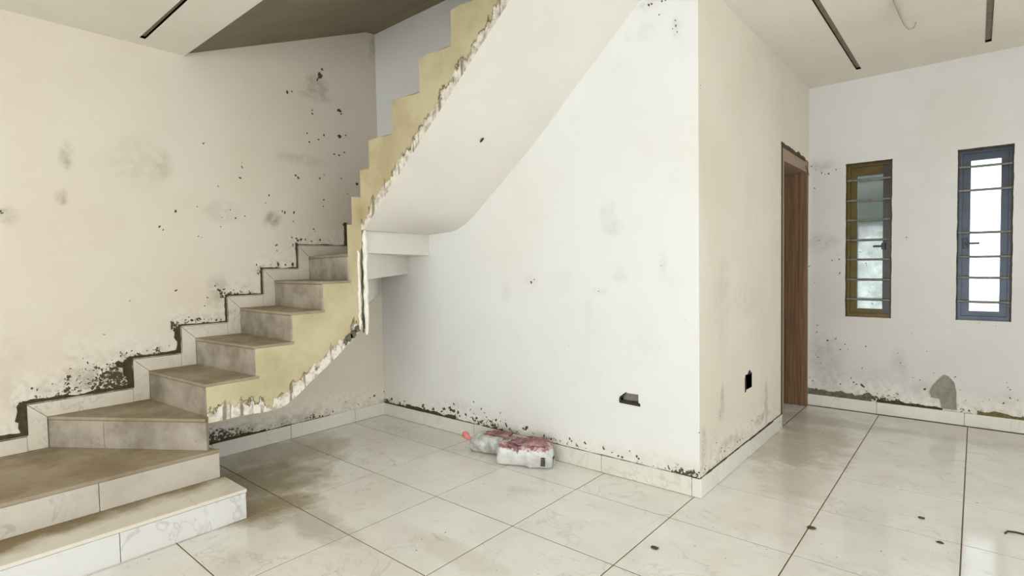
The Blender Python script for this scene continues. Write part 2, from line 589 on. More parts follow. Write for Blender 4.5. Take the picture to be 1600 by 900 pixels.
SP_L = [(2.511,2.998,0.0402),(2.531,3.056,0.0186),(2.487,2.960,0.0213),(2.219,2.793,0.0194),(2.257,2.807,0.0112),(2.431,2.694,0.0119),(2.430,2.663,0.0148),(2.684,2.741,0.0258),(2.702,2.717,0.0129),(2.677,2.520,0.0289),(2.741,2.542,0.0130),(2.530,2.506,0.0183),(2.481,2.460,0.0150),(2.394,2.425,0.0146),(2.379,2.496,0.0116),(1.577,2.284,0.0109),(1.842,2.183,0.0072),(1.841,2.149,0.0144),(1.824,2.066,0.0143),(2.266,2.136,0.0139),(2.288,2.118,0.0168),(2.482,2.134,0.0149),(2.519,2.171,0.0091),(2.684,2.157,0.0127),(2.240,1.834,0.0165),(2.232,1.762,0.0110),(1.379,1.788,0.0140),(1.278,1.678,0.0134),(1.300,1.657,0.0097),(1.519,1.620,0.0106),(1.540,1.612,0.0064),(1.780,1.762,0.0117),(1.851,1.781,0.0096),(2.164,1.830,0.0161),(2.143,1.838,0.0133),(1.673,1.695,0.0090),(2.844,2.123,0.0235),(1.362,1.240,0.0120),(0.944,0.977,0.0084),(1.090,1.185,0.0071),(2.087,1.567,0.0130),(2.090,1.522,0.0104),(2.504,1.905,0.0120),(2.512,1.960,0.0120),(2.743,2.029,0.0097),(2.622,2.358,0.0157),(2.671,2.354,0.0159),(2.723,2.389,0.0129),(2.039,1.956,0.0128),(2.011,1.894,0.0076),(1.666,1.988,0.0089),(1.519,1.829,0.0084),(1.685,1.761,0.0067),(1.746,1.822,0.0092),(2.216,1.632,0.0109),(2.254,1.623,0.0138),(2.293,1.618,0.0196),(2.332,1.619,0.0142),(2.388,1.605,0.0116),(2.465,1.618,0.0148),(2.409,1.707,0.0116),(2.420,1.686,0.0087),(2.092,1.421,0.0236),(2.155,1.410,0.0134),(2.214,1.414,0.0219),(1.643,1.232,0.0201),(1.618,1.261,0.0110),(1.563,1.180,0.0108),(1.543,1.121,0.0086),(1.679,1.235,0.0113),(1.747,1.227,0.0092),(1.415,1.030,0.0102),(1.456,1.027,0.0146),(1.506,1.032,0.0149),(1.536,1.025,0.0086),(1.649,1.015,0.0112),(1.123,0.830,0.0128),(1.175,0.845,0.0075),(1.231,0.837,0.0134),(0.853,0.810,0.0098),(0.967,0.781,0.0086),(0.751,0.719,0.0094),(0.678,0.708,0.0076),(0.584,0.698,0.0116),(0.607,0.686,0.0088),(0.831,0.841,0.0064),(0.770,0.731,0.0047),(0.487,1.729,0.0121),(0.494,1.719,0.0094),(0.924,0.705,0.0135),(0.974,0.705,0.0156),(1.025,0.680,0.0141),(0.889,0.670,0.0100),(0.949,0.656,0.0120),(0.793,0.664,0.0096),(0.756,0.694,0.0078),(1.059,0.641,0.0180),(1.087,0.729,0.0145),(1.082,0.772,0.0144),(1.059,0.746,0.0125),(1.006,0.637,0.0141),(1.364,0.946,0.0161),(1.356,0.969,0.0100),(1.699,1.168,0.0091),(1.937,1.343,0.0099),(2.251,1.534,0.0110),(2.265,1.607,0.0167),(2.253,1.586,0.0138),(2.104,0.109,0.0274),(2.156,0.054,0.0167),(2.195,0.061,0.0141),(2.267,0.065,0.0174),(2.354,0.077,0.0119),(2.396,0.105,0.0181),(2.473,0.110,0.0123),(1.974,0.114,0.0157),(1.898,0.092,0.0127),(2.965,0.197,0.0179),(3.073,0.213,0.0148),(2.792,0.149,0.0102),(2.916,0.183,0.0106),(2.663,0.198,0.0098)]
SP_A = [(-4.177,0.140,0.0247),(-4.158,0.119,0.0343),(-4.108,0.156,0.0242),(-3.986,0.138,0.0188),(-3.921,0.166,0.0139),(-3.850,0.130,0.0182),(-3.665,0.164,0.0258),(-3.649,0.144,0.0215),(-3.531,0.157,0.0249),(-3.393,0.179,0.0279),(-3.426,0.152,0.0202),(-3.307,0.187,0.0234),(-3.277,0.181,0.0270),(-3.224,0.179,0.0266),(-3.322,0.201,0.0196),(-3.135,0.172,0.0223),(-3.275,0.240,0.0155),(-2.961,0.247,0.0141),(-3.012,0.167,0.0179),(-2.867,0.166,0.0172),(-2.806,0.187,0.0202),(-2.702,0.165,0.0196),(-2.502,0.177,0.0245),(-2.533,0.167,0.0155),(-2.344,0.150,0.0146),(-2.281,0.139,0.0143),(-2.122,0.170,0.0135),(-2.106,0.159,0.0108),(-1.997,0.168,0.0155),(-1.853,0.162,0.0148),(-1.791,0.145,0.0097),(-1.745,0.134,0.0119),(-1.717,0.132,0.0141),(-1.662,0.181,0.0092),(-1.613,0.158,0.0135),(-1.600,0.145,0.0113),(-1.404,0.144,0.0105),(-1.396,0.127,0.0083),(-3.082,0.223,0.0110),(-3.044,0.291,0.0108),(-2.927,0.222,0.0105),(-2.907,0.190,0.0104),(-2.758,0.249,0.0100),(-3.047,0.197,0.0109),(-2.760,0.185,0.0100),(-2.438,1.250,0.0146),(-2.409,1.269,0.0087),(-2.117,0.814,0.0053),(-1.879,1.195,0.0072),(-1.508,2.911,0.0129),(-1.491,2.914,0.0107),(-1.426,2.908,0.0104),(-1.403,2.907,0.0083),(-1.443,2.835,0.0084),(-1.345,2.772,0.0081),(-1.341,2.742,0.0100),(-1.333,2.704,0.0080),(-1.360,2.730,0.0061),(-1.441,1.356,0.0061),(-1.292,1.036,0.0039)]
SP_S = [(3.327,0.286,0.0060),(3.338,0.256,0.0080),(3.326,0.155,0.0080),(3.415,0.179,0.0081),(3.426,0.200,0.0082),(3.484,0.164,0.0103),(3.554,0.166,0.0084),(3.729,0.163,0.0109),(3.781,0.163,0.0110),(3.834,0.158,0.0089),(3.149,0.148,0.0096),(3.170,0.161,0.0077),(3.121,0.320,0.0057),(3.131,0.268,0.0057),(3.263,0.256,0.0039),(3.102,2.379,0.0072),(3.111,2.363,0.0054),(3.083,1.426,0.0037),(3.073,0.385,0.0056),(3.462,0.425,0.0061),(3.416,0.406,0.0061),(4.045,0.234,0.0116),(4.211,0.230,0.0096),(3.944,0.207,0.0068)]
SP_F = [(-1.045,2.172,0.0130),(-1.187,2.255,0.0108),(-1.150,2.221,0.0080),(-1.102,2.185,0.0106),(-1.076,2.170,0.0079),(-1.160,2.050,0.0107),(-0.988,2.200,0.0103),(-0.958,2.208,0.0051),(-1.120,1.558,0.0106),(-1.142,1.553,0.0080),(-1.190,1.567,0.0054),(-1.057,1.526,0.0078),(-1.015,1.371,0.0103),(-0.958,1.381,0.0102),(-0.969,1.417,0.0051),(-0.953,1.252,0.0127),(-1.156,1.169,0.0080),(-1.200,1.320,0.0108),(-1.133,0.765,0.0107),(-1.138,0.699,0.0107),(-1.048,0.627,0.0157),(-0.980,0.649,0.0129),(-0.908,0.602,0.0101),(-0.944,0.551,0.0102),(-0.883,0.557,0.0076),(-0.745,0.597,0.0121),(-1.126,0.463,0.0107),(-1.105,0.405,0.0080),(-1.063,0.457,0.0053),(-1.143,0.480,0.0081),(-0.856,0.295,0.0101),(-0.836,0.262,0.0125),(-0.816,0.247,0.0124),(-0.771,0.241,0.0197),(-0.757,0.231,0.0147),(-0.772,0.398,0.0098),(-0.942,0.231,0.0103),(-1.169,0.233,0.0109),(-1.196,0.260,0.0082),(-0.490,0.473,0.0091),(-0.509,0.555,0.0068),(-0.355,0.339,0.0088),(-0.404,0.355,0.0067),(-0.320,0.267,0.0152),(-0.261,0.410,0.0085),(-0.119,0.394,0.0103),(0.201,0.351,0.0075),(0.213,0.333,0.0093),(0.177,0.221,0.0113),(0.214,0.267,0.0112),(0.258,0.258,0.0092),(0.093,0.239,0.0058),(-0.052,0.208,0.0081),(-0.459,1.556,0.0089),(-0.455,1.534,0.0067),(0.051,0.217,0.0059),(0.127,0.265,0.0038),(0.193,0.386,0.0056),(-0.089,0.292,0.0061),(-0.412,0.729,0.0066),(-0.411,0.586,0.0044),(-0.310,0.590,0.0065),(0.023,0.846,0.0058),(0.124,0.831,0.0057)]
SM_L = [(0.80,2.08,0.028,0.085,0.60),(0.77,1.83,0.028,0.046,0.70),(0.80,2.12,0.022,0.039,0.40),(1.17,2.09,0.190,0.202,0.16),(1.32,2.09,0.059,0.096,0.30),(2.06,1.77,0.073,0.070,0.80),(2.48,2.90,0.110,0.096,0.50),(1.63,1.22,0.081,0.131,0.50),(2.48,2.82,0.154,0.043,0.40),(0.49,1.72,0.038,0.025,0.90),(0.51,1.70,0.069,0.051,0.40),(2.32,2.27,0.234,0.042,0.25),(3.18,3.68,0.077,0.059,0.20),(3.05,3.38,0.037,0.128,0.80),(0.86,0.70,0.169,0.080,0.60),(1.03,0.71,0.071,0.075,0.90),(0.66,0.69,0.091,0.046,0.40),(1.68,1.81,0.138,0.094,0.20),(0.49,0.78,0.084,0.221,0.15),(2.08,0.13,0.403,0.082,0.50),(1.76,0.15,0.199,0.058,0.70),(2.54,0.16,0.399,0.055,0.20)]
SM_A = [(-1.80,1.69,0.065,0.090,0.19),(-1.77,1.61,0.082,0.057,0.17),(-2.44,1.26,0.081,0.046,0.14),(-2.68,1.18,0.051,0.096,0.11),(-1.88,1.19,0.067,0.034,0.11),(-1.71,1.30,0.063,0.057,0.14),(-1.96,1.04,0.025,0.119,0.14),(-2.16,1.26,0.131,0.088,0.07),(-1.43,1.36,0.016,0.096,0.14),(-1.34,2.74,0.028,0.058,0.33),(-1.53,2.76,0.060,0.053,0.11),(-1.64,2.77,0.014,0.039,0.17),(-1.50,2.92,0.106,0.022,0.28),(-3.19,0.21,0.427,0.085,0.19),(-2.91,0.20,0.332,0.102,0.08),(-1.68,0.16,0.265,0.041,0.14),(-1.34,0.17,0.120,0.031,0.17),(-2.09,0.82,0.887,0.262,0.03),(-3.83,0.56,0.218,0.230,0.07)]
SM_S = [(3.45,0.49,0.035,0.122,0.60),(3.43,0.42,0.059,0.057,0.70),(3.14,0.28,0.041,0.152,0.40),(3.64,0.19,0.242,0.051,0.40),(4.39,0.29,0.052,0.197,0.50),(4.32,0.20,0.208,0.034,0.60),(3.47,1.09,0.141,0.322,0.15),(3.90,1.10,0.291,0.133,0.12)]
SM_F = [(-1.09,1.53,0.155,0.095,0.25),(-1.06,0.46,0.156,0.240,0.30),(-0.50,0.43,0.063,0.168,0.25),(-1.01,0.25,0.154,0.150,0.30),(-0.66,0.30,0.277,0.114,0.20),(-1.12,2.25,0.105,0.047,0.30),(-0.30,0.26,0.128,0.076,0.30),(0.18,0.25,0.093,0.061,0.20)]


# step levels and riser lines of the staircase (shared by stairs, skirting and wall dirt)
ZS = [0.0, 0.165, 0.332, 0.518, 0.709, 0.897, 1.089, 1.286, 1.477, 1.685, 1.887, 2.089, 2.285, 2.503, 2.715, 2.922, 3.12]
YW = {3: 0.645, 4: 1.179, 5: 1.472, 6: 1.787, 7: 2.058, 8: 2.353, 9: 2.745}       # riser line on the stair wall
YN = {3: 1.215, 4: 1.235, 5: 1.530, 6: 1.768, 7: 1.996, 8: 2.208, 9: 2.212}       # riser line on the stringer face
XE = -3.42                                                                         # stringer plane of the lower flight
YE = 2.33                                                                          # stringer plane of the upper flight
SK = 0.095                                                                         # stair skirting band

belts_L = [(1.24, 0.115, 3.07, 0.115, 0.16, 0.85)]
for i in range(3, 9):
    a = YW[i] - SK
    b = YW[i + 1] - SK if i < 9 else YW[i]
    belts_L.append((a - 0.03, ZS[i] + SK, b, ZS[i] + SK, (0.17 if i == 3 else 0.11), (1.0 if i == 3 else 0.85)))
belts_L += [(0.78, ZS[3] + SK, 1.07, ZS[3] + SK, 0.30, 1.5), (0.545, ZS[3] + SK, 0.80, ZS[3] + SK, 0.16, 1.2), (1.25, 0.115, 1.85, 0.115, 0.26, 1.3)]
belts_L.append((-0.6, ZS[2] + SK, YW[3] - SK, ZS[2] + SK, 0.12, 0.7))
wall_left = wall('wall_left', M['wall_left'], at_L, 1, YR, YA, 0.0, 4.3, [], SM_L, belts_L, 3)
wall_back = wall('wall_back', M['wall_back'], at_A, 1, XL, XS, 0.0, 4.3, [(-1.725, -1.598, 0.492, 0.552)], SM_A,
                 [(XL, 0.115, -2.6, 0.115, 0.15, 1.0), (-2.6, 0.115, XS, 0.115, 0.12, 0.75)], 8, end_rims=False)
wall_side = wall('wall_side', M['wall_side'], at_S, 1, YA, YF, 0.0, 3.2, [(4.80, 5.72, 0.0, 2.305), (3.895, 4.045, 0.478, 0.585)], SM_S,
                 [(YA, 0.115, 4.8, 0.115, 0.14, 0.8)], 13, end_rims=False)
WIN = {1: (-0.905, -0.565, 0.858, 2.238), 2: (-0.122, 0.210, 0.866, 2.248)}
wall_far = wall('wall_far', M['wall_far'], at_F, 1, XS - 0.25, XR + 0.2, 0.0, 3.2, [WIN[1], WIN[2]], SM_F,
                [(XS, 0.125, -0.5, 0.125, 0.17, 0.9), (-0.5, 0.125, 2.8, 0.125, 0.11, 0.6)], 21)
for w_, a_, l_, s_ in ((wall_left, at_L, SP_L, 1), (wall_back, at_A, SP_A, 2), (wall_side, at_S, SP_S, 3), (wall_far, at_F, SP_F, 4)):
    splats(w_, a_, l_, s_)

# the rest of the shell, behind and beside the camera
mb = MB()
mb.box((XR, YR, 0), (XR + 0.2, -1.6, 3.2)).box((XR, 4.0, 0), (XR + 0.2, YF, 3.2)).box((XR, -1.6, 0), (XR + 0.2, 4.0, 0.6)).box((XR, -1.6, 2.3), (XR + 0.2, 4.0, 3.2))
mb.build('wall_right', M['wall_far'], None, kind='structure')
mb = MB()
mb.box((XL - 0.2, YR - 0.2, 0), (-3.1, YR, 3.2)).box((2.3, YR - 0.2, 0), (XR + 0.2, YR, 3.2)).box((-3.1, YR - 0.2, 2.2), (2.3, YR, 3.2))
mb.build('wall_rear', M['wall_far'], None, kind='structure')
mb = MB()                                       # closed room beyond the doorway
mb.box((-3.3, 3.28, 0), (-3.2, YF + 0.2, 3.1)).box((-3.2, YF + 0.05, 0), (XS - 0.25, YF + 0.2, 3.1)).box((-3.3, 3.28, 3.0), (XS - 0.2, YF + 0.2, 3.1))
mb.build('wall_inner', M['wall_side'], None, kind='structure')

# ------------------------------------------------------------------ ceiling, with its recessed slots
def zc(x):
    return CEIL_L if x <= -3.0 else CEIL_R if x >= XS else CEIL_L + (CEIL_R - CEIL_L) * (x + 3.0) / (XS + 3.0)


SLOT = [(-4.09, -2.6, 1.172, 1.204), (-0.792, -0.757, 3.1, 5.46), (0.030, 0.066, 3.1, 5.458)]
void = (XL - 0.3, -1.75, 1.475, YA + 0.3)
beyond = (XL - 0.3, XS, YA + 0.001, YF + 0.3)
xs = sorted({XL - 0.2, -3.0, -1.75, XS, XR + 0.2} | {s[i] for s in SLOT for i in (0, 1)})
ys = sorted({YR - 0.2, 1.475, YA, YF + 0.2} | {s[i] for s in SLOT for i in (2, 3)})
mb = MB()
for i in range(len(xs) - 1):
    for j in range(len(ys) - 1):
        cx, cy = (xs[i] + xs[i + 1]) / 2, (ys[j] + ys[j + 1]) / 2
        if any(h[0] < cx < h[1] and h[2] < cy < h[3] for h in SLOT + [void, beyond]):
            continue
        a, b = zc(xs[i]), zc(xs[i + 1])
        mb.prism([(xs[i], ys[j], a), (xs[i + 1], ys[j], b), (xs[i + 1], ys[j + 1], b), (xs[i], ys[j + 1], a)], (0, 0, 0.03))
mb.box((XL - 0.2, YR - 0.2, 3.02), (XR + 0.2, 1.475, 3.14)).box((-1.75, 1.475, 3.02), (XR + 0.2, YA, 3.14)).box((XS, YA, 3.02), (XR + 0.2, YF + 0.2, 3.14))
mb.quad((XL, 1.475, zc(XL)), (XL, 1.475, 3.14), (-1.75, 1.475, 3.14), (-1.75, 1.475, zc(-1.75)))
ceiling = mb.build('ceiling', M['ceiling'], None, kind='structure')
for s in SLOT:
    z = zc(s[0])
    z2 = zc(s[1])
    m2 = MB()
    t = 0.003
    m2.prism([(s[0], s[2], z + .014), (s[1], s[2], z2 + .014), (s[1], s[3], z2 + .014), (s[0], s[3], z + .014)], (0, 0, 0.003))
    for p, q in (((s[0], s[2]), (s[1], s[2])), ((s[1], s[2]), (s[1], s[3])), ((s[1], s[3]), (s[0], s[3])), ((s[0], s[3]), (s[0], s[2]))):
        m2.quad((p[0], p[1], zc(p[0]) - .002), (q[0], q[1], zc(q[0]) - .002), (q[0], q[1], zc(q[0]) + .036), (p[0], p[1], zc(p[0]) + .036))
    m2.build('recessed_slot', M['channel'], ceiling)
# unpainted slab of the storey above over the stair well
mb = MB()
mb.prism([(XL - .1, 1.475, 2.885), (XL - .1, 2.98, 3.50), (XL - .1, YA + .1, 3.52), (XL - .1, YA + .1, 3.7), (XL - .1, 2.9, 3.7), (XL - .1, 1.475, 3.1)], (XS - XL + .1, 0, 0))
mb.build('ceiling_stairwell', M['rough_slab'], None, kind='structure')
MB().box((-1.74, 1.475, 3.0), (-1.6, YA, 3.8)).build('void_light_blocker', M['rough_slab'], None, kind='structure')  # unseen wall added to keep sky light out of the stair void

# ------------------------------------------------------------------ floor, tile by tile
fl = MB().box((XL - 0.2, YR - 0.2, -0.15), (XR + 0.2, YF + 0.2, -0.0016)).build('floor', M['grout'], None, kind='structure')
TX, TY, PX, PY, GAP = -0.640, 0.942, 0.602, 0.5965, 0.0030


def tile_mesh(w, d):
    m2 = MB()
    c, x, y = 0.0012, w / 2, d / 2
    m2.v = [(-x, -y, -.004), (x, -y, -.004), (x, y, -.004), (-x, y, -.004), (-x, -y, -c), (x, -y, -c), (x, y, -c), (-x, y, -c),
            (-x + c, -y + c, 0), (x - c, -y + c, 0), (x - c, y - c, 0), (-x + c, y - c, 0)]
    for o in (0, 4):
        for i in range(4):
            j = (i + 1) % 4
            m2.f.append((o + i, o + j, o + 4 + j, o + 4 + i))
    m2.f.append((8, 9, 10, 11))
    return m2.mesh('floor_tile', M['floor_tile'])


full = tile_mesh(PX - 2 * GAP, PY - 2 * GAP)
for i in range(-7, 7):
    for j in range(-8, 10):
        x0, x1 = TX + i * PX, TX + (i + 1) * PX
        y0, y1 = TY + j * PY, TY + (j + 1) * PY
        cx0, cx1, cy0, cy1 = max(x0, XL), min(x1, XR), max(y0, YR), min(y1, YF)
        if cx0 > XS - 0.25 and cy0 > YA - .01:
            cx0 = max(cx0, XS)
        elif cy0 >= YA or cx1 <= XS and cy0 >= YA - 0.02:
            continue
        elif cx1 <= XS:
            cy1 = min(cy1, YA)
        if cx1 - cx0 < 0.04 or cy1 - cy0 < 0.04:
            continue
        g = GAP
        w, d = cx1 - cx0 - 2 * g, cy1 - cy0 - 2 * g
        me = full if abs(w - PX + 2 * g) < 1e-4 and abs(d - PY + 2 * g) < 1e-4 else tile_mesh(w, d)
        o = link('floor_tile', me, fl)
        o.location = ((cx0 + cx1) / 2, (cy0 + cy1) / 2, R_.uniform(-0.0006, 0.0006))
for j in range(3):                                # tiles carried through the doorway
    me = tile_mesh(0.59, 0.30)
    o = link('floor_tile', me, fl)
    o.location = (XS - 0.302, 4.955 + j * 0.305, 0)

# ------------------------------------------------------------------ skirting along the walls
def skirting(name, at, u0, u1, joints, h, flip, mat_m, widths, seed):
    root = empty(name, at(u0, 0, 0), 'structure')
    cuts = [u0] + sorted(j for j in joints if u0 < j < u1) + [u1]
    for i in range(len(cuts) - 1):
        a, b = cuts[i] + .0015, cuts[i + 1] - .0015
        dz = R_.uniform(-.003, .003)
        o = MB().prism([at(a, .002, 0), at(b, .002, 0), at(b, h + dz, 0), at(a, h + dz, 0)], Vector(at(0, 0, -.012)) - Vector(at(0, 0, 0))).build('skirting_tile', M['skirting_tile'], root)
        bevel(o, .0015)
    m2 = MB()
    for i, (a, b, w, rg, mm) in enumerate(widths):
        m3 = m2 if mm is None else MB()
        ragged_strip(m3, at, (a, h - .004), (b, h - .004), w, seed + i, rg, 0.009)
        if mm is not None:
            m3.build('mortar_bed', M[mm], root)
    if m2.f:
        m2.build('mortar_bed', M['mortar'], root)
    return root


bb = 0.600
skirting('baseboard_left', at_L, 1.20, YA, [2.75 - bb * i for i in range(4)], 0.112, 1, None, [(1.3, 1.95, .022, .8, None), (1.95, 2.5, .012, .7, None), (2.5, 3.075, .008, .5, None)], 40)
skirting('baseboard_back', at_A, XL, XS + .012, [-3.645, -3.036, -2.45, -1.865, -1.254], 0.112, 1, None,
         [(XL, -3.9, .012, 1, None), (-3.9, -3.25, .026, 1.0, None), (-3.25, -2.3, .013, .6, None), (-2.3, XS, .011, .5, None)], 50)
skirting('baseboard_side', at_S, YA - .012, 4.80, [3.36, 3.96, 4.56], 0.112, 1, None, [(YA, 4.80, .013, .6, None)], 60)
skirting('baseboard_far', at_F, XS, XR, [-0.659 + bb * i for i in range(7)], 0.104, 1, None,
         [(XS, -.70, .050, 1.0, 'mortar_grey'), (XS, -.70, .020, .9, None), (-.66, -.20, .028, .9, None), (-.2, .02, .008, .7, None), (.02, 1.6, .032, .9, 'mortar_olive'), (0.02, 1.6, .010, .8, None), (1.6, 2.9, .01, .8, None)], 70)

# hard arch of cement trowelled over a filled hole
m2 = MB()
pts = [(-.205, .122), (-.218, .2), (-.275, .205), (-.287, .25), (-.268, .30), (-.235, .355), (-.195, .405), (-.165, .395), (-.128, .35), (-.112, .27), (-.112, .18), (-.108, .122)]
m2.prism([at_F(u, v, 0.001) for u, v in pts], (0, -0.010, 0))
m2.build('cement_patch', M['patch'], wall_far)
for (poly, w_, a_) in (([(0.985, .805), (1.065, .615), (1.055, .82)], wall_left, at_L), ([(1.31, 1.0), (1.375, .93), (1.375, .975), (1.36, 1.01)], wall_left, at_L)):
    pass

# ------------------------------------------------------------------ staircase
stair = empty('staircase', (XE, 1.3, 0))
tag(stair, 'unfinished concrete staircase with tiled lower steps turning up over the corner', 'staircase')

TT, RT = 0.018, 0.012      # tread and riser tile thickness


def tread(poly, z, mat, splits=None):
    b = MB().prism([(x, y, z - TT) for x, y in poly], (0, 0, TT)).build('tread_tile', M[mat], stair)
    return bevel(b, .0015)


def riser(a, b, z0, z1, mat):
    """vertical tile between plan points a and b, front towards the climber"""
    a, b = Vector(a), Vector(b)
    t = (b - a).normalized()
    nrm = Vector((t.y, -t.x))
    q = nrm * RT
    o = MB().prism([(a.x, a.y, z0), (b.x, b.y, z0), (b.x - q.x, b.y - q.y, z0), (a.x - q.x, a.y - q.y, z0)], (0, 0, z1 - TT - 0.003 - z0)).build('riser_tile', M[mat], stair)
    return bevel(o, .0012)


def joint(a, b, z):
    """dark bedding line between riser top and tread"""
    a, b = Vector(a), Vector(b)
    t = (b - a).normalized()
    nrm = Vector((t.y, -t.x)) * 0.0015
    return [(a.x + nrm.x, a.y + nrm.y, z), (b.x + nrm.x, b.y + nrm.y, z), (b.x - .008 * t.y, b.y + .008 * t.x, z), (a.x - .008 * t.y, a.y + .008 * t.x, z)]


YS0 = 0.285
core = MB()
jm = MB()
# two wide bottom steps climbed towards the stair wall
X1, X2 = -3.055, -3.350
core.box((XL, YS0 + .004, 0), (X1 - RT, 1.290 - .004, ZS[1] - TT))
core.box((XL, YS0 + .004, ZS[1] - TT), (X2 - RT, 1.272 - .004, ZS[2] - TT))
for (x, y1, z0, z1, cut, mat) in ((X1, 1.290, ZS[0], ZS[1], .707, 'riser_clean'), (X2, 1.272, ZS[1], ZS[2], .698, 'riser_mid')):
    for a, b in ((YS0, cut - .0015), (cut + .0015, y1)):
        riser((x, a), (x, b), z0 + .001, z1, mat)
    core.box((x - .02, YS0, z1 - TT - .004), (x - .003, y1, z1 - TT))
    for yy in (YS0, y1):
        riser((x - .002, yy), (XL, yy), z0 + .001, z1, 'riser_tile') if yy == y1 else riser((XL, yy), (x - .002, yy), z0 + .001, z1, 'riser_tile')
tread([(X1 + .004, YS0 - .004), (X1 + .004, 1.294), (X2 - .02, 1.294), (X2 - .02, YS0 - .004)], ZS[1], 'tread_light')
# winder 2 tread: all of step two up to riser three
tread([(X2 + .004, YS0 - .004), (X2 + .004, 1.276), (-3.41, 1.245), (XL, YW[3] + .02), (XL, YS0 - .004)], ZS[2], 'tread_tile')
# risers 3..8 and treads 3..8
N3 = (-3.375, YN[3])


def rl(i):
    return (XL, YW[i]), ((-3.375 if i == 3 else XE), YN[i])


for i in range(3, 9):
    a, b = rl(i)
    z0, z1 = ZS[i - 1], ZS[i]
    av, bv = Vector(a), Vector(b)
    mat = 'riser_tile'
    if i == 3:
        c = av.lerp(bv, 0.36)
        d = av.lerp(bv, 0.363)
        riser(a, tuple(c), z0, z1, mat)
        riser(tuple(d), b, z0, z1, mat)
    else:
        riser(a, b, z0, z1, mat)
    t = (bv - av).normalized()
    n2 = Vector((t.y, -t.x))
    q = joint(a, b, z1 - TT - .003)
    jm.prism(q, (0, 0, .003))
    if i < 8:
        c, d = rl(i + 1)
        ov = .004
        e = .02
        tread([(a[0], a[1] - ov), (b[0] + ov, b[1] - ov), (d[0] + ov, d[1] + (e if i > 3 else .01)), (c[0], c[1] + e)], z1, 'tread_tile')
        core.prism([(a[0], a[1] + RT, z0 - .05), (b[0] - .004, b[1] + RT, z0 - .05), (d[0] - .004, d[1] + RT, z0 - .05), (c[0], c[1] + RT, z0 - .05)], (0, 0, z1 - TT - z0 + .05))
core.prism([(XL, YW[3] + RT, 0), (-3.39, YN[3] + .02, 0), (-3.44, 1.24, 0), (XL, 1.24, 0)], (0, 0, ZS[2]))
NW = (-3.42, 2.345)
A1, A2, A3 = (-3.535, YA), (-3.825, YA), (-4.21, YA - .02)
# winder treads of the turn and the straight upper flight, bare concrete
core.prism([(XL, YW[8] + RT, ZS[7] - .02), (XE - .004, YN[8] + .01, ZS[7] - .02), (XE - .004, YN[9], ZS[7] - .02), (XL, YW[9] + .02, ZS[7] - .02)], (0, 0, ZS[8] - ZS[7] + .02))
core.prism([(XL, YW[9], 1.32), (XE - .004, YN[9] + .002, 1.32), (XE - .004, 2.262, 1.32), (XL, YA, 1.32)], (0, 0, ZS[9] - 1.32))
core.prism([(XL, YA, 1.48), (XE - .004, 2.252, 1.48), (XE - .004, 2.34, 1.48), (-3.8, YA, 1.48)], (0, 0, ZS[10] - 1.48))
core.prism([(-3.8, YA, 1.76), (XE, 2.336, 1.76), (-3.305, 2.336, 1.76), (-3.40, YA, 1.76)], (0, 0, ZS[11] - 1.76))
XF = {12: -3.305, 13: -3.025, 14: -2.737, 15: -2.435, 16: -2.14}


def zb(x):
    return max(1.648, 1.660 + 0.8245 * (x + 3.377))


for i in range(12, 17):
    a = XF[i]
    b = XF.get(i + 1, -1.76)
    lo = zb(a) + .06 if i < 16 else 3.02
    core.prism([(a, 2.336, lo), (a, 2.336, ZS[i]), (b, 2.336, ZS[i]), (b, 2.336, max(lo, zb(b) + .06) if i < 16 else lo)], (0, YA - 2.336, 0))
core.build('concrete_core', M['concrete'], stair)
jm.build('tile_joint', M['grout'], stair, kind='stuff')


# stringer faces (side of the flights), columns with distance to the lower edge as attribute
def stringer(name, cols, place):
    """cols: list of (s, zbottom, ztop)"""
    v, f, e = [], [], []
    for (s0, b0, t0), (s1, b1, t1) in cols:
        k0 = len(v)
        n = 6
        for s, b, t in ((s0, b0, t0), (s1, b1, t1)):
            for i in range(n + 1):
                z = b + (t - b) * i / n
                v.append(place(s, z))
                e.append(z - b)
        for i in range(n):
            f.append((k0 + i, k0 + n + 1 + i, k0 + n + 2 + i, k0 + i + 1))
    me = bpy.data.meshes.new(name)
    me.from_pydata(v, [], f)
    at_ = me.attributes.new('edge', 'FLOAT', 'POINT')
    at_.data.foreach_set('value', e)
    me.materials.append(M['stringer'])
    return link(name, me, stair)


BE = [(1.215, .475), (1.45, .480), (1.60, .470), (1.70, .478), (1.80, .535), (1.88, .597), (2.0, .682), (2.09, .745), (2.2, .835), (2.3, .922), (2.375, .935)]


def zlow(y):
    return float(np.interp(y, [p[0] for p in BE], [p[1] for p in BE]))


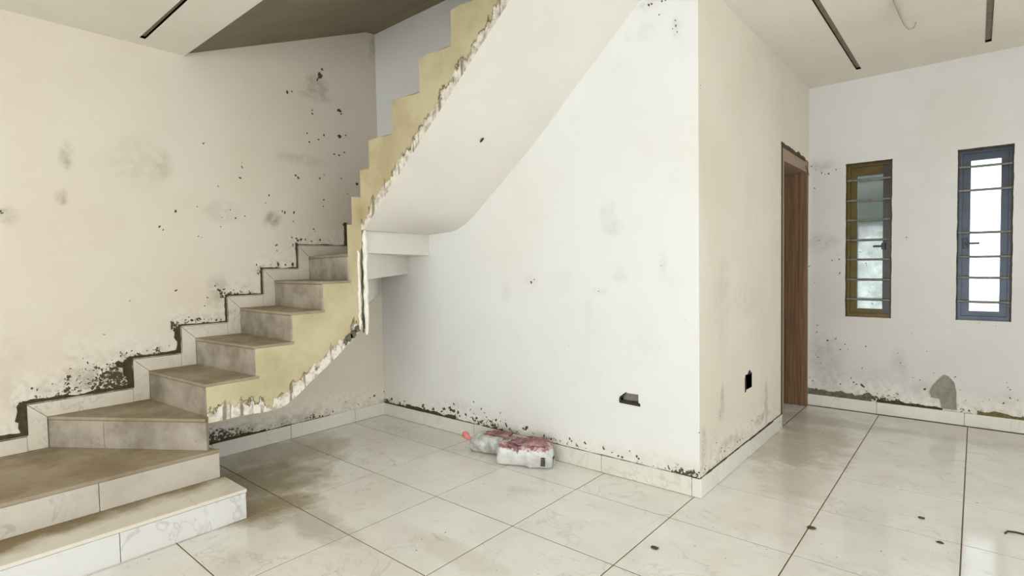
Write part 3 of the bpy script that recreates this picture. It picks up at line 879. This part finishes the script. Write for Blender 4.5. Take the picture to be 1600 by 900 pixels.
rr = random.Random(5)
tops = [(1.222, ZS[3]), (1.240, ZS[4]), (1.532, ZS[5]), (1.770, ZS[6]), (1.998, ZS[7]), (2.210, ZS[9]), (2.252, ZS[10]), (2.330, ZS[10])]
cols = []
for i in range(len(tops) - 1):
    y0, y1, zt = tops[i][0], tops[i + 1][0], tops[i][1] - (TT if i < 5 else 0)
    n = max(1, int((y1 - y0) / .03))
    for j in range(n):
        a, b = y0 + (y1 - y0) * j / n, y0 + (y1 - y0) * (j + 1) / n
        cols.append(((a, zlow(a), zt), (b, zlow(b), zt)))
stringer('stringer_face', cols, lambda s, z: (XE, s, z))
tops = [(-3.42, ZS[11]), (-3.305, ZS[12]), (-3.025, ZS[13]), (-2.737, ZS[14]), (-2.435, ZS[15]), (-2.14, ZS[16]), (-1.76, ZS[16])]
cols = []
for i in range(len(tops) - 1):
    x0, x1, zt = tops[i][0], tops[i + 1][0], tops[i][1]
    n = max(1, int((x1 - x0) / .03))
    for j in range(n):
        a, b = x0 + (x1 - x0) * j / n, x0 + (x1 - x0) * (j + 1) / n
        # the trowelled step edges are not crisp
        cols.append(((a, zb(a), zt - .014 * noise.noise((a * 7, 1, 0)) - .006), (b, zb(b), zt - .014 * noise.noise((b * 7, 1, 0)) - .006)))
stringer('stringer_face', cols, lambda s, z: (s, YE, z))

# soffit of the upper flight: ruled between its outer edge and the wall
PO = [(-3.40, 1.648), (-3.377, 1.660)] + [(x, zb(x)) for x in np.linspace(-3.3, -1.78, 20)]
QW = [(-3.535, 1.645), (-3.24, 1.657), (-3.13, 1.69), (-3.02, 1.755), (-2.863, 1.872), (-2.62, 2.055), (-2.395, 2.229), (-2.2, 2.40), (-2.034, 2.55), (-1.82, 2.735), (-1.596, 2.932), (-1.53, 2.99)]


def resample(L, n):
    P = np.array(L)
    d = np.r_[0, np.cumsum(np.linalg.norm(np.diff(P, axis=0), axis=1))]
    s = np.linspace(0, d[-1], n)
    return [(float(np.interp(t, d, P[:, 0])), float(np.interp(t, d, P[:, 1]))) for t in s]


nP, nS = 40, 10
O_, W_ = resample(PO, nP), resample(QW, nP)
mb = MB()
for i in range(nP):
    for j in range(nS + 1):
        t = j / nS
        mb.v.append((O_[i][0] * (1 - t) + W_[i][0] * t, YE + (YA - YE) * t, O_[i][1] * (1 - t) + W_[i][1] * t))
for i in range(nP - 1):
    for j in range(nS):
        a = i * (nS + 1) + j
        mb.f.append((a, a + 1, a + nS + 2, a + nS + 1))
mb.build('soffit', M['soffit'], stair, smooth=True)

# stepped underside of the turn: three fanned faces between level undersides
mb = MB()
n3 = lambda z: (NW[0], NW[1], z)
w3 = lambda p, z: (p[0], p[1], z)
mb.quad(n3(1.648), w3(A1, 1.645), w3(A1, 1.472), n3(1.485))
mb.quad(n3(1.485), w3(A1, 1.472), w3(A2, 1.463))
mb.quad(n3(1.485), w3(A2, 1.463), w3(A2, 1.318), n3(1.287))
mb.quad(n3(1.287), w3(A2, 1.318), w3(A3, 1.290))
mb.quad(n3(1.287), w3(A3, 1.290), w3(A3, 1.146), n3(1.10))
mb.quad(n3(1.10), w3(A3, 1.146), (XL, 2.923, 1.03), (XE, 2.345, .93))
mb.build('turn_underside', M['soffit'], stair)
mb = MB()
WS = [(1.215, .475), (1.70, .478), (2.3, .70), (2.923, 1.03)]
ws = lambda y: float(np.interp(y, [p[0] for p in WS], [p[1] for p in WS]))
prev = None
for i in range(21):
    t = i / 20
    y0, y1 = 1.215 + (2.345 - 1.215) * t, 1.215 + (2.923 - 1.215) * t
    b = len(mb.v)
    mb.v += [(XE, y0, zlow(y0)), (XL, y1, ws(y1))]
    if prev is not None:
        mb.f.append((prev, prev + 1, b + 1, b))
    prev = b
mb.build('lower_soffit', M['soffit'], stair)

# rough filler bead on the vertical corner where the flights meet
def bead(x, y, z0, z1, w, seed):
    rr = random.Random(seed)
    n = 22
    m2 = MB()
    pts, rad = [], []
    for i in range(n + 1):
        z = z0 + (z1 - z0) * i / n
        pts.append((x + rr.uniform(-.004, .004), y + rr.uniform(-.004, .004), z))
        rad.append(w * rr.uniform(.8, 1.2) * (1 if 0 < i < n else .6))
    m2.tube(pts, rad, 8)
    return m2.build('filler_bead', M['bead'], stair)


bead(XE + .004, 2.350, .885, 1.655, .017, 3)
bead(XE + .003, 2.296, .925, 1.50, .010, 4)
m2 = MB()
m2.tube([(XE + .003, 2.322 + .004 * math.sin(i * 1.7), .90 + .62 * i / 12) for i in range(13)], [.0045 * (1 + .4 * math.sin(i)) for i in range(13)], 6)
m2.build('corner_crack', M['mortar'], stair)
m2 = MB()
for (y, z, r) in ((2.20, .875, .030), (2.235, .905, .032), (2.27, .935, .03), (2.17, .850, .022)):
    pts = [(XE + .001, y + r * rr.uniform(.7, 1.2) * math.cos(q), z + r * rr.uniform(.7, 1.2) * math.sin(q)) for q in [2 * math.pi * i / 9 for i in range(9)]]
    m2.prism(pts, (.004, 0, 0))
m2.build('bare_patch', M['mortar_grey'], stair)
m2 = MB()
for (x, y, z, r) in ((-2.565, 2.70, None, .026), (-2.545, 2.70, None, .016)):
    t = (y - YE) / (YA - YE)
    # local height of the soffit
    best = min(range(nP), key=lambda i: abs(O_[i][0] * (1 - t) + W_[i][0] * t - x))
    z = O_[best][1] * (1 - t) + W_[best][1] * t
    sl = .80
    ring = []
    for i in range(10):
        q = 2 * math.pi * i / 10
        dx = r * math.cos(q) * rr.uniform(.7, 1.15)
        ring.append((x + dx, y + .55 * r * math.sin(q), z + dx * sl - .004))
    m2.prism(ring, (0.002, 0, -.003))
m2.build('soffit_gouge', M['hole'], stair)

# stepped skirting on the stair wall
for i in range(3, 9):
    y, z0, z1 = YW[i], ZS[i - 1], ZS[i]
    yn = (YW[i + 1] - SK) if i < 8 else 2.715
    d = Vector((.012, 0, 0))
    g = .0015
    o = MB().prism([at_L(y - SK, z0 + .002, 0), at_L(y - g, z0 + .002, 0), at_L(y - g, z1, 0), at_L(y - SK, z1 + SK - g, 0)], d).build('skirting_tile', M['stair_skirting'], stair)
    bevel(o, .0012)
    o = MB().prism([at_L(y + g, z1 + .001, 0), at_L(yn - g, z1 + .001, 0), at_L(yn - g, z1 + SK, 0), at_L(y - SK + g, z1 + SK, 0)], d).build('skirting_tile', M['stair_skirting'], stair)
    bevel(o, .0012)
o = MB().prism([at_L(YS0, ZS[2] + .002, 0), at_L(YW[3] - SK - .002, ZS[2] + .002, 0), at_L(YW[3] - SK - .002, ZS[2] + SK, 0), at_L(YS0, ZS[2] + SK, 0)], (.012, 0, 0)).build('skirting_tile', M['stair_skirting'], stair)
o = MB().prism([at_L(2.718, ZS[8] + SK, 0), at_L(2.74, ZS[8] + SK, 0), at_L(2.74, 1.75, 0), at_L(2.718, 1.75, 0)], (.012, 0, 0)).build('skirting_tile', M['stair_skirting'], stair)
mb = MB()
sd = 100
for i in range(3, 9):
    y, z0, z1 = YW[i] - SK, ZS[i - 1] + (SK if i > 2 else 0), ZS[i] + SK
    yn = (YW[i + 1] - SK) if i < 8 else 2.715
    ragged_strip(mb, at_L, (y + .002, z0), (y + .002, z1 + .012), .026 if i < 5 else .014, sd, .9, .010)
    ragged_strip(mb, at_L, (y - .012, z1 - .003), (yn, z1 - .003), .018 if i < 5 else .010, sd + 1, 1.0, .010)
    sd += 2
ragged_strip(mb, at_L, (YS0, ZS[2] + SK - .003), (YW[3] - SK, ZS[2] + SK - .003), .022, sd, 1.0, .010)
ragged_strip(mb, at_L, (2.712, ZS[8] + SK), (2.712, 1.775), .028, sd + 1, .4, .010)
ragged_strip(mb, at_L, (2.68, 1.752), (2.77, 1.752), .014, sd + 2, .5, .010)
# two larger broken-out corners
for poly in ([(0.995, .795), (1.03, .74), (1.055, .68), (1.065, .62), (1.085, .62), (1.088, .80), (1.07, .815), (1.035, .79)], [(.505, .57), (.512, .50), (.522, .44), (.538, .44), (.538, .62), (.525, .625)], [(1.325, .96), (1.34, .93), (1.352, .86), (1.335, .82), (1.375, .81), (1.375, .985), (1.345, .985)], [(1.60, .80), (1.375, .80), (1.375, .82)]):
    ring = []
    for i in range(len(poly)):
        a, b = Vector(poly[i]), Vector(poly[(i + 1) % len(poly)])
        m = max(2, int((b - a).length / .022))
        for j in range(m):
            p = a.lerp(b, j / m) + Vector((rr.uniform(-.010, .010), rr.uniform(-.010, .010)))
            ring.append((min(p.x, max(q[0] for q in poly)), p.y))
    mb.prism([at_L(u, v, .001) for u, v in ring], (.007, 0, 0))
mb.build('broken_mortar', M['mortar'], stair)

# ------------------------------------------------------------------ doorway
door = empty('door_1', (XS, 5.26, 0), 'structure')
d0, d1, dh = 4.815, 5.715, 2.295
fw, fd = .055, .19
MB().box((XS - fd, d0, 0), (XS + .004, d0 + fw, dh)).build('jamb', M['wood_face'], door)
m2 = MB().box((XS - fd, d1 - .045, 0), (XS + .004, d1, dh))
m2.box((XS - fd, d1 - .058, 0), (XS - .115, d1 - .045, dh - .1))
m2.box((XS - .060, d1 - .052, 0), (XS - .045, d1 - .045, dh - .1))
m2.build('jamb', M['wood'], door)
MB().box((XS - fd, d0 + fw, dh - .105), (XS + .004, d1 - .045, dh)).build('lintel', M['wood_face'], door)
m2 = MB()
ragged_strip(m2, at_S, (d0 + .006, 0.11), (d0 + .006, dh), .045, 201, .25, .004)
ragged_strip(m2, at_S, (d0 - .02, dh + .004), (5.60, dh - .012), .035, 203, 1.0, .006)
ragged_strip(m2, at_S, (5.60, dh - .05), (5.73, dh - .13), .03, 204, .8, .006)
m2.build('mortar_gap', M['mortar'], door)

# ------------------------------------------------------------------ windows
def window(n, bars, face, handle_side):
    u0, u1, v0, v1 = WIN[n]
    root = empty('window_%d' % n, ((u0 + u1) / 2, YF, v0), 'structure')
    fm, sm = face
    y0, y1 = YF + .030, YF + .115

    def ring(a0, a1, b0, b1, ya, yb, wl, wr, wt, wb, name, ml, mr):
        MB().box((a0, ya, b0), (a0 + wl, yb, b1)).build(name, M[ml], root)
        MB().box((a1 - wr, ya, b0), (a1, yb, b1)).build(name, M[mr], root)
        MB().box((a0 + wl, ya, b1 - wt), (a1 - wr, yb, b1)).build(name, M[ml], root)
        MB().box((a0 + wl, ya, b0), (a1 - wr, yb, b0 + wb)).build(name, M[ml], root)
    ring(u0, u1, v0, v1, y0, y1, .028, .022, .035, .032, 'window_frame', fm, sm)
    ring(u0 + .028, u1 - .022, v0 + .032, v1 - .035, y0 + .028, y1 - .015, .052, .046, .075 if n == 1 else .055, .040, 'sash_rail', fm, sm)
    MB().box((u0 + .08, y0 + .05, v0 + .07), (u1 - .068, y0 + .056, v1 - (.11 if n == 1 else .09))).build('pane', M['glass_dusty' if n == 1 else 'glass'], root)
    for z in bars:
        m2 = MB().tube([(u0 - .004, YF + .014, z + .004), (u0 + .12, YF + .014, z), (u1 + .004, YF + .014, z - .001)], .010, 8)
        m2.build('security_bar', M['steel'], root)
    hz = 1.49
    if handle_side > 0:
        h = MB().box((u1 - .075, y0 - .006, hz - .030), (u1 - .045, y0 + .028, hz + .03)).box((u1 - .135, y0 - .014, hz - .009), (u1 - .050, y0 - .002, hz + .009))
    else:
        h = MB().box((u0 + .035, y0 - .006, hz - .04), (u0 + .065, y0 + .028, hz + .04)).box((u0 + .05, y0 - .014, hz - .009), (u0 + .140, y0 - .002, hz + .007))
    bevel(h.build('handle', M['black'], root), .002)
    # raw mortar line at the head and sides of the opening
    m2 = MB()
    ragged_strip(m2, at_F, (u0 - .004, v1 - .012), (u1 + .004, v1 - .012), .010, 300 + n, .8, .003)
    ragged_strip(m2, at_F, (u1 - .002, v1), (u1 - .002, v0), .006, 310 + n, .9, .003)
    ragged_strip(m2, at_F, (u0 + .002, v0), (u0 + .002, v1), .005, 320 + n, .9, .003)
    m2.build('mortar_edge', M['mortar'], root)
    return root


w1 = window(1, (2.084, 1.902, 1.726, 1.549, 1.374, 1.194, 1.016), ('bronze', 'bronze_dark'), 1)
w2 = window(2, (2.102, 1.914, 1.574, 1.380, 1.211, 1.016), ('flare_alu', 'flare_alu'), -1)

# outside, seen only through the two windows
MB().box((-9, YF + .2, -.3), (9, 30, -.12)).build('exterior_ground', M['ext_ground'], None, kind='structure')
bw = MB().box((-5.2, 8.0, -.2), (-.62, 8.2, 1.66)).build('exterior_wall', M['ext_white'], None, kind='structure')
MB().box((-5.2, 7.3, 1.66), (-.62, 8.2, 3.6)).build('exterior_eave', M['ext_dark'], None, kind='structure')

# ------------------------------------------------------------------ open electrical boxes
b = empty('socket_box', (-1.66, YA, .52))
tag(b, 'open electrical box chased into the broad white wall below the upper flight', 'socket box')
u0, u1, v0, v1 = -1.725, -1.598, .492, .552
m2 = MB()
for p, q in (((u0, v0), (u1, v0)), ((u1, v0), (u1, v1)), ((u1, v1), (u0, v1)), ((u0, v1), (u0, v0))):
    m2.quad(at_A(*p, .001), at_A(*q, .001), at_A(*q, .05), at_A(*p, .05))
m2.build('recess', M['hole'], b)
m2 = MB().box((u0 + .004, YA + .030, v0 + .004), (u1 - .004, YA + .05, v1 - .004))
m2.build('back_plate', M['patch'], b)
m2 = MB()
m2.prism([at_A(u0 - .006, v0 - .010, 0), at_A(u1 + .012, v0 - .014, 0), at_A(u1 + .012, v0 + .004, 0), at_A(u1 - .01, v0 + .010, 0), at_A(u0 + .03, v0 + .012, 0), at_A(u0 - .006, v0 + .006, 0)], (0, -.003, 0))
m2.prism([at_A(u0 - .010, v0, 0), at_A(u0 + .040, v1 - .004, 0), at_A(u0 + .046, v1 + .008, 0), at_A(u0 - .004, v0 + .03, 0)], (0, -.003, 0))
m2.build('broken_rim', M['hole'], b)
m2 = MB()
m2.prism([at_A(u0 - .004, v0 + .02, 0), at_A(u0 + .045, v1 + .004, 0), at_A(u0 - .004, v1 + .004, 0)], (0, -.0015, 0))
m2.build('plaster_flap', M['wall_back'], b)

b = empty('socket_box', (XS, 3.97, .53))
tag(b, 'open black electrical box in the narrow wall before the doorway', 'socket box')
u0, u1, v0, v1 = 3.895, 4.045, .478, .585
m2 = MB()
for p, q in (((u0, v0), (u1, v0)), ((u1, v0), (u1, v1)), ((u1, v1), (u0, v1)), ((u0, v1), (u0, v0))):
    m2.quad(at_S(*p, .001), at_S(*q, .001), at_S(*q, .05), at_S(*p, .05))
m2.quad(at_S(u0, v0, .05), at_S(u1, v0, .05), at_S(u1, v1, .05), at_S(u0, v1, .05))
m2.build('recess', M['black'], b)
m2 = MB()
m2.prism([at_S(u0 - .01, v0 - .012, 0), at_S(u0 + .012, v0 - .01, 0), at_S(u0 + .008, v1 - .01, 0), at_S(u0 - .008, v1 - .02, 0)], (.003, 0, 0))
m2.prism([at_S(u0 + .05, v1 - .006, 0), at_S(u1 - .03, v1 - .006, 0), at_S(u1 - .05, v1 + .022, 0), at_S(u0 + .07, v1 + .016, 0)], (.003, 0, 0))
m2.build('broken_rim', M['hole'], b)

# ------------------------------------------------------------------ loose wires
z = CEIL_R
m2 = MB().tube([(-.405, 3.9, z + .01), (-.41, 4.08, z - .004), (-.402, 4.25, z - .015), (-.392, 4.40, z - .035), (-.378, 4.50, z - .06), (-.358, 4.56, z - .075), (-.338, 4.585, z - .062), (-.326, 4.585, z - .03)],
             [.004, .006, .008, .008, .007, .006, .005, .003], 8)
tag(m2.build('ceiling_wire', plain_mat('grey_wire_sleeve', lin(176, 170, 154), .6, .05), None, smooth=True), 'short grey wire curling from the ceiling between two slots', 'wire')
m2 = MB().tube([(.125, 3.585, .004), (.135, 3.615, .006), (.17, 3.625, .006), (.24, 3.62, .005), (.33, 3.64, .004)], .0045, 6)
tag(m2.build('wire_offcut', M['black'], None, smooth=True), 'bent black wire offcut lying on the floor tiles before the windows', 'wire')

# ------------------------------------------------------------------ crumbs of mortar on the floor
CR = [(-1.160, 2.385, .013, 'dark mortar crumb on the floor tiles before the white wall corner'),
      (-.625, 3.062, .015, 'dark mortar crumb beside a tile joint in front of the doorway'),
      (-.204, 3.539, .012, 'dark mortar crumb mid-tile under the tall windows'),
      (-.117, 3.280, .011, 'dark mortar crumb on the cross joint nearest the window glare')]
for i, (x, y, r, lb) in enumerate(CR):
    rr = random.Random(40 + i)
    bm = bmesh.new()
    bmesh.ops.create_icosphere(bm, subdivisions=2, radius=r)
    for v in bm.verts:
        v.co *= rr.uniform(.75, 1.2)
        v.co.z = max(v.co.z * .5, -r * .3)
        v.co.x *= 1.4
    me = bpy.data.meshes.new('mortar_crumb')
    bm.to_mesh(me)
    bm.free()
    me.materials.append(M['splat'])
    o = link('mortar_crumb', me)
    o.location = (x, y, r * .3)
    tag(o, lb, 'crumb', 'mortar crumbs on the floor')

# ------------------------------------------------------------------ crumpled plastic sacks on the floor
def crumple(name, prof, L, mat, parent, seed, amp=.012, nu=40, nv=26):
    """soft sack: prof(t) -> (half depth, height) along its length L"""
    vs_, fs = [], []
    for i in range(nu + 1):
        t = i / nu
        hd, h = prof(t)
        for j in range(nv):
            q = 2 * math.pi * j / nv
            cx, cz = math.cos(q), math.sin(q)
            sx = math.copysign(abs(cx) ** .6, cx)
            sz = math.copysign(abs(cz) ** .7, cz)
            p = Vector((L * (t - .5), hd * sx, h * .5 + h * .5 * sz))
            nz = noise.noise(p * 13 + Vector((seed, 0, 0))) + .6 * abs(noise.noise(p * 27 + Vector((0, seed, 0))))
            k_ = amp * nz * (1 if p.z > .01 else .2)
            p += Vector((0, sx, sz)) * k_
            p.x += amp * .8 * noise.noise(p * 17 + Vector((3, seed, 1)))
            p.z = max(p.z, 0.002)
            vs_.append(tuple(p))
    for i in range(nu):
        for j in range(nv):
            j2 = (j + 1) % nv
            fs.append((i * nv + j, i * nv + j2, (i + 1) * nv + j2, (i + 1) * nv + j))
    fs.append(tuple(range(nv)))
    fs.append(tuple(nu * nv + j for j in reversed(range(nv))))
    me = bpy.data.meshes.new(name)
    me.from_pydata(vs_, [], [f[::-1] for f in fs])
    me.polygons.foreach_set('use_smooth', [True] * len(me.polygons))
    me.materials.append(mat)
    return link(name, me, None) if parent is None else link(name, me, parent)


# printed sack: white film with a dusty rose print round its top, dark bars at one end
k = NT('printed_white_film')
tc = k.n('ShaderNodeTexCoord').outputs['Object']
o3 = k.sep(tc)
nz = k.noise(tc, 22, 4, .6)
zz = k.math('ADD', o3[2], k.math('MULTIPLY', k.math('SUBTRACT', nz, .5), .07))
top = k.ramp(zz, .118, .128)
col = k.mix(k.ramp(k.noise(tc, 10, 4), .35, .7), lin(222, 221, 216), lin(196, 196, 190))
pink = k.mix(k.ramp(k.noise(tc, 34, 3, .6, .8), .42, .56), lin(204, 182, 180), lin(150, 100, 106))
col = k.mix(top, col, pink)
col = k.mix(k.math('MULTIPLY', k.ramp(k.noise(tc, 8, 3), .55, .7), .35), col, lin(150, 148, 138))
k.p.inputs['Transmission Weight'].default_value = 0.0
M['sack'] = k.fin(col, .35, .5)
k = NT('clear_grey_film')
tc = k.n('ShaderNodeTexCoord').outputs['Object']
col = k.mix(k.ramp(k.noise(tc, 16, 5, .6), .35, .65), lin(208, 208, 200), lin(160, 162, 155))
M['film'] = k.fin(col, .25, .6)
M['red'] = plain_mat('red_film', lin(222, 128, 126), .4, .1, 40)
M['maroon'] = plain_mat('maroon_film', lin(172, 128, 131), .45, .2, 40)

s1 = empty('plastic_sack', (-2.352, 2.875, 0))
s1.rotation_euler = (0, 0, math.radians(24))
tag(s1, 'crumpled white plastic sack with rose print lying against the skirting', 'plastic sack')
ang = math.radians(24)


def local(o, root):
    o.matrix_parent_inverse = Matrix.Identity(4)
    return o


def pf(t):
    e = min(1, t / .07, (1 - t) / .10)
    e = math.sqrt(max(e, 0))
    return (.088 * (.55 + .45 * e), (.135 + .030 * math.sin(2.6 * t + .4)) * (.55 + .45 * e))


local(crumple('sack_body', pf, .39, M['sack'], s1, 2.0, .014), s1)
m2 = MB()
for i in range(5):                        # printed bars and marks, flat film on the sack side
    m2.box((.128 + .001 * i, -.1035, .035 + .012 * i), (.160, -.1005, .043 + .012 * i))
local(m2.build('printed_bars', M['hole'], s1), s1)


def flap(name, pts, mat, root, seed, wid):
    """folded strip of film through pts with width wid"""
    rr = random.Random(seed)
    m2 = MB()
    prev = None
    for i, p in enumerate(pts):
        p = Vector(p)
        b = len(m2.v)
        for j in range(7):
            s = (j / 6 - .5)
            m2.v.append((p.x + rr.uniform(-.004, .004), p.y + s * wid, p.z + .016 * math.cos(s * 14 + i) + rr.uniform(-.003, .003)))
        if prev is not None:
            for j in range(6):
                m2.f.append((prev + j, prev + j + 1, b + j + 1, b + j))
        prev = b
    o = m2.build(name, M[mat], root, smooth=True)
    md = o.modifiers.new('thickness', 'SOLIDIFY')
    md.thickness = .003
    return local(o, root)


flap('printed_flap', [(-.10, -.02, .150), (-.06, -.03, .170), (-.02, -.03, .160), (.03, -.02, .172), (.08, -.01, .176), (.12, .0, .160), (.15, .01, .140)], 'maroon', s1, 1, .13)
flap('folded_mouth', [(-.12, -.06, .120), (-.11, -.07, .150), (-.08, -.08, .160), (-.05, -.085, .145), (-.03, -.09, .120)], 'maroon', s1, 2, .035)

s2 = empty('plastic_bag', (-2.72, 2.90, 0))
s2.rotation_euler = (0, 0, math.radians(14))
tag(s2, 'crumpled clear grey plastic bag with a red neck beside the white sack', 'plastic bag')


def pg(t):
    e = math.sqrt(max(0, min(1, t / .25, (1 - t) / .05)))
    return (.065 * (.4 + .6 * e), .135 * (.5 + .5 * e))


local(crumple('bag_body', pg, .30, M['film'], s2, 7.0, .011, 40, 28), s2)
m2 = MB().tube([(-.120, 0, .085), (-.150, -.004, .080), (-.172, -.006, .088), (-.190, -.008, .104), (-.206, -.010, .118), (-.214, -.010, .126)], [.018, .014, .016, .026, .024, .010], 12)
local(m2.build('red_neck', M['red'], s2, smooth=True), s2)
flap('printed_flap', [(-.02, 0, .135), (.03, .0, .150), (.08, .0, .145), (.13, .0, .155), (.18, .0, .15)], 'maroon', s2, 4, .07)
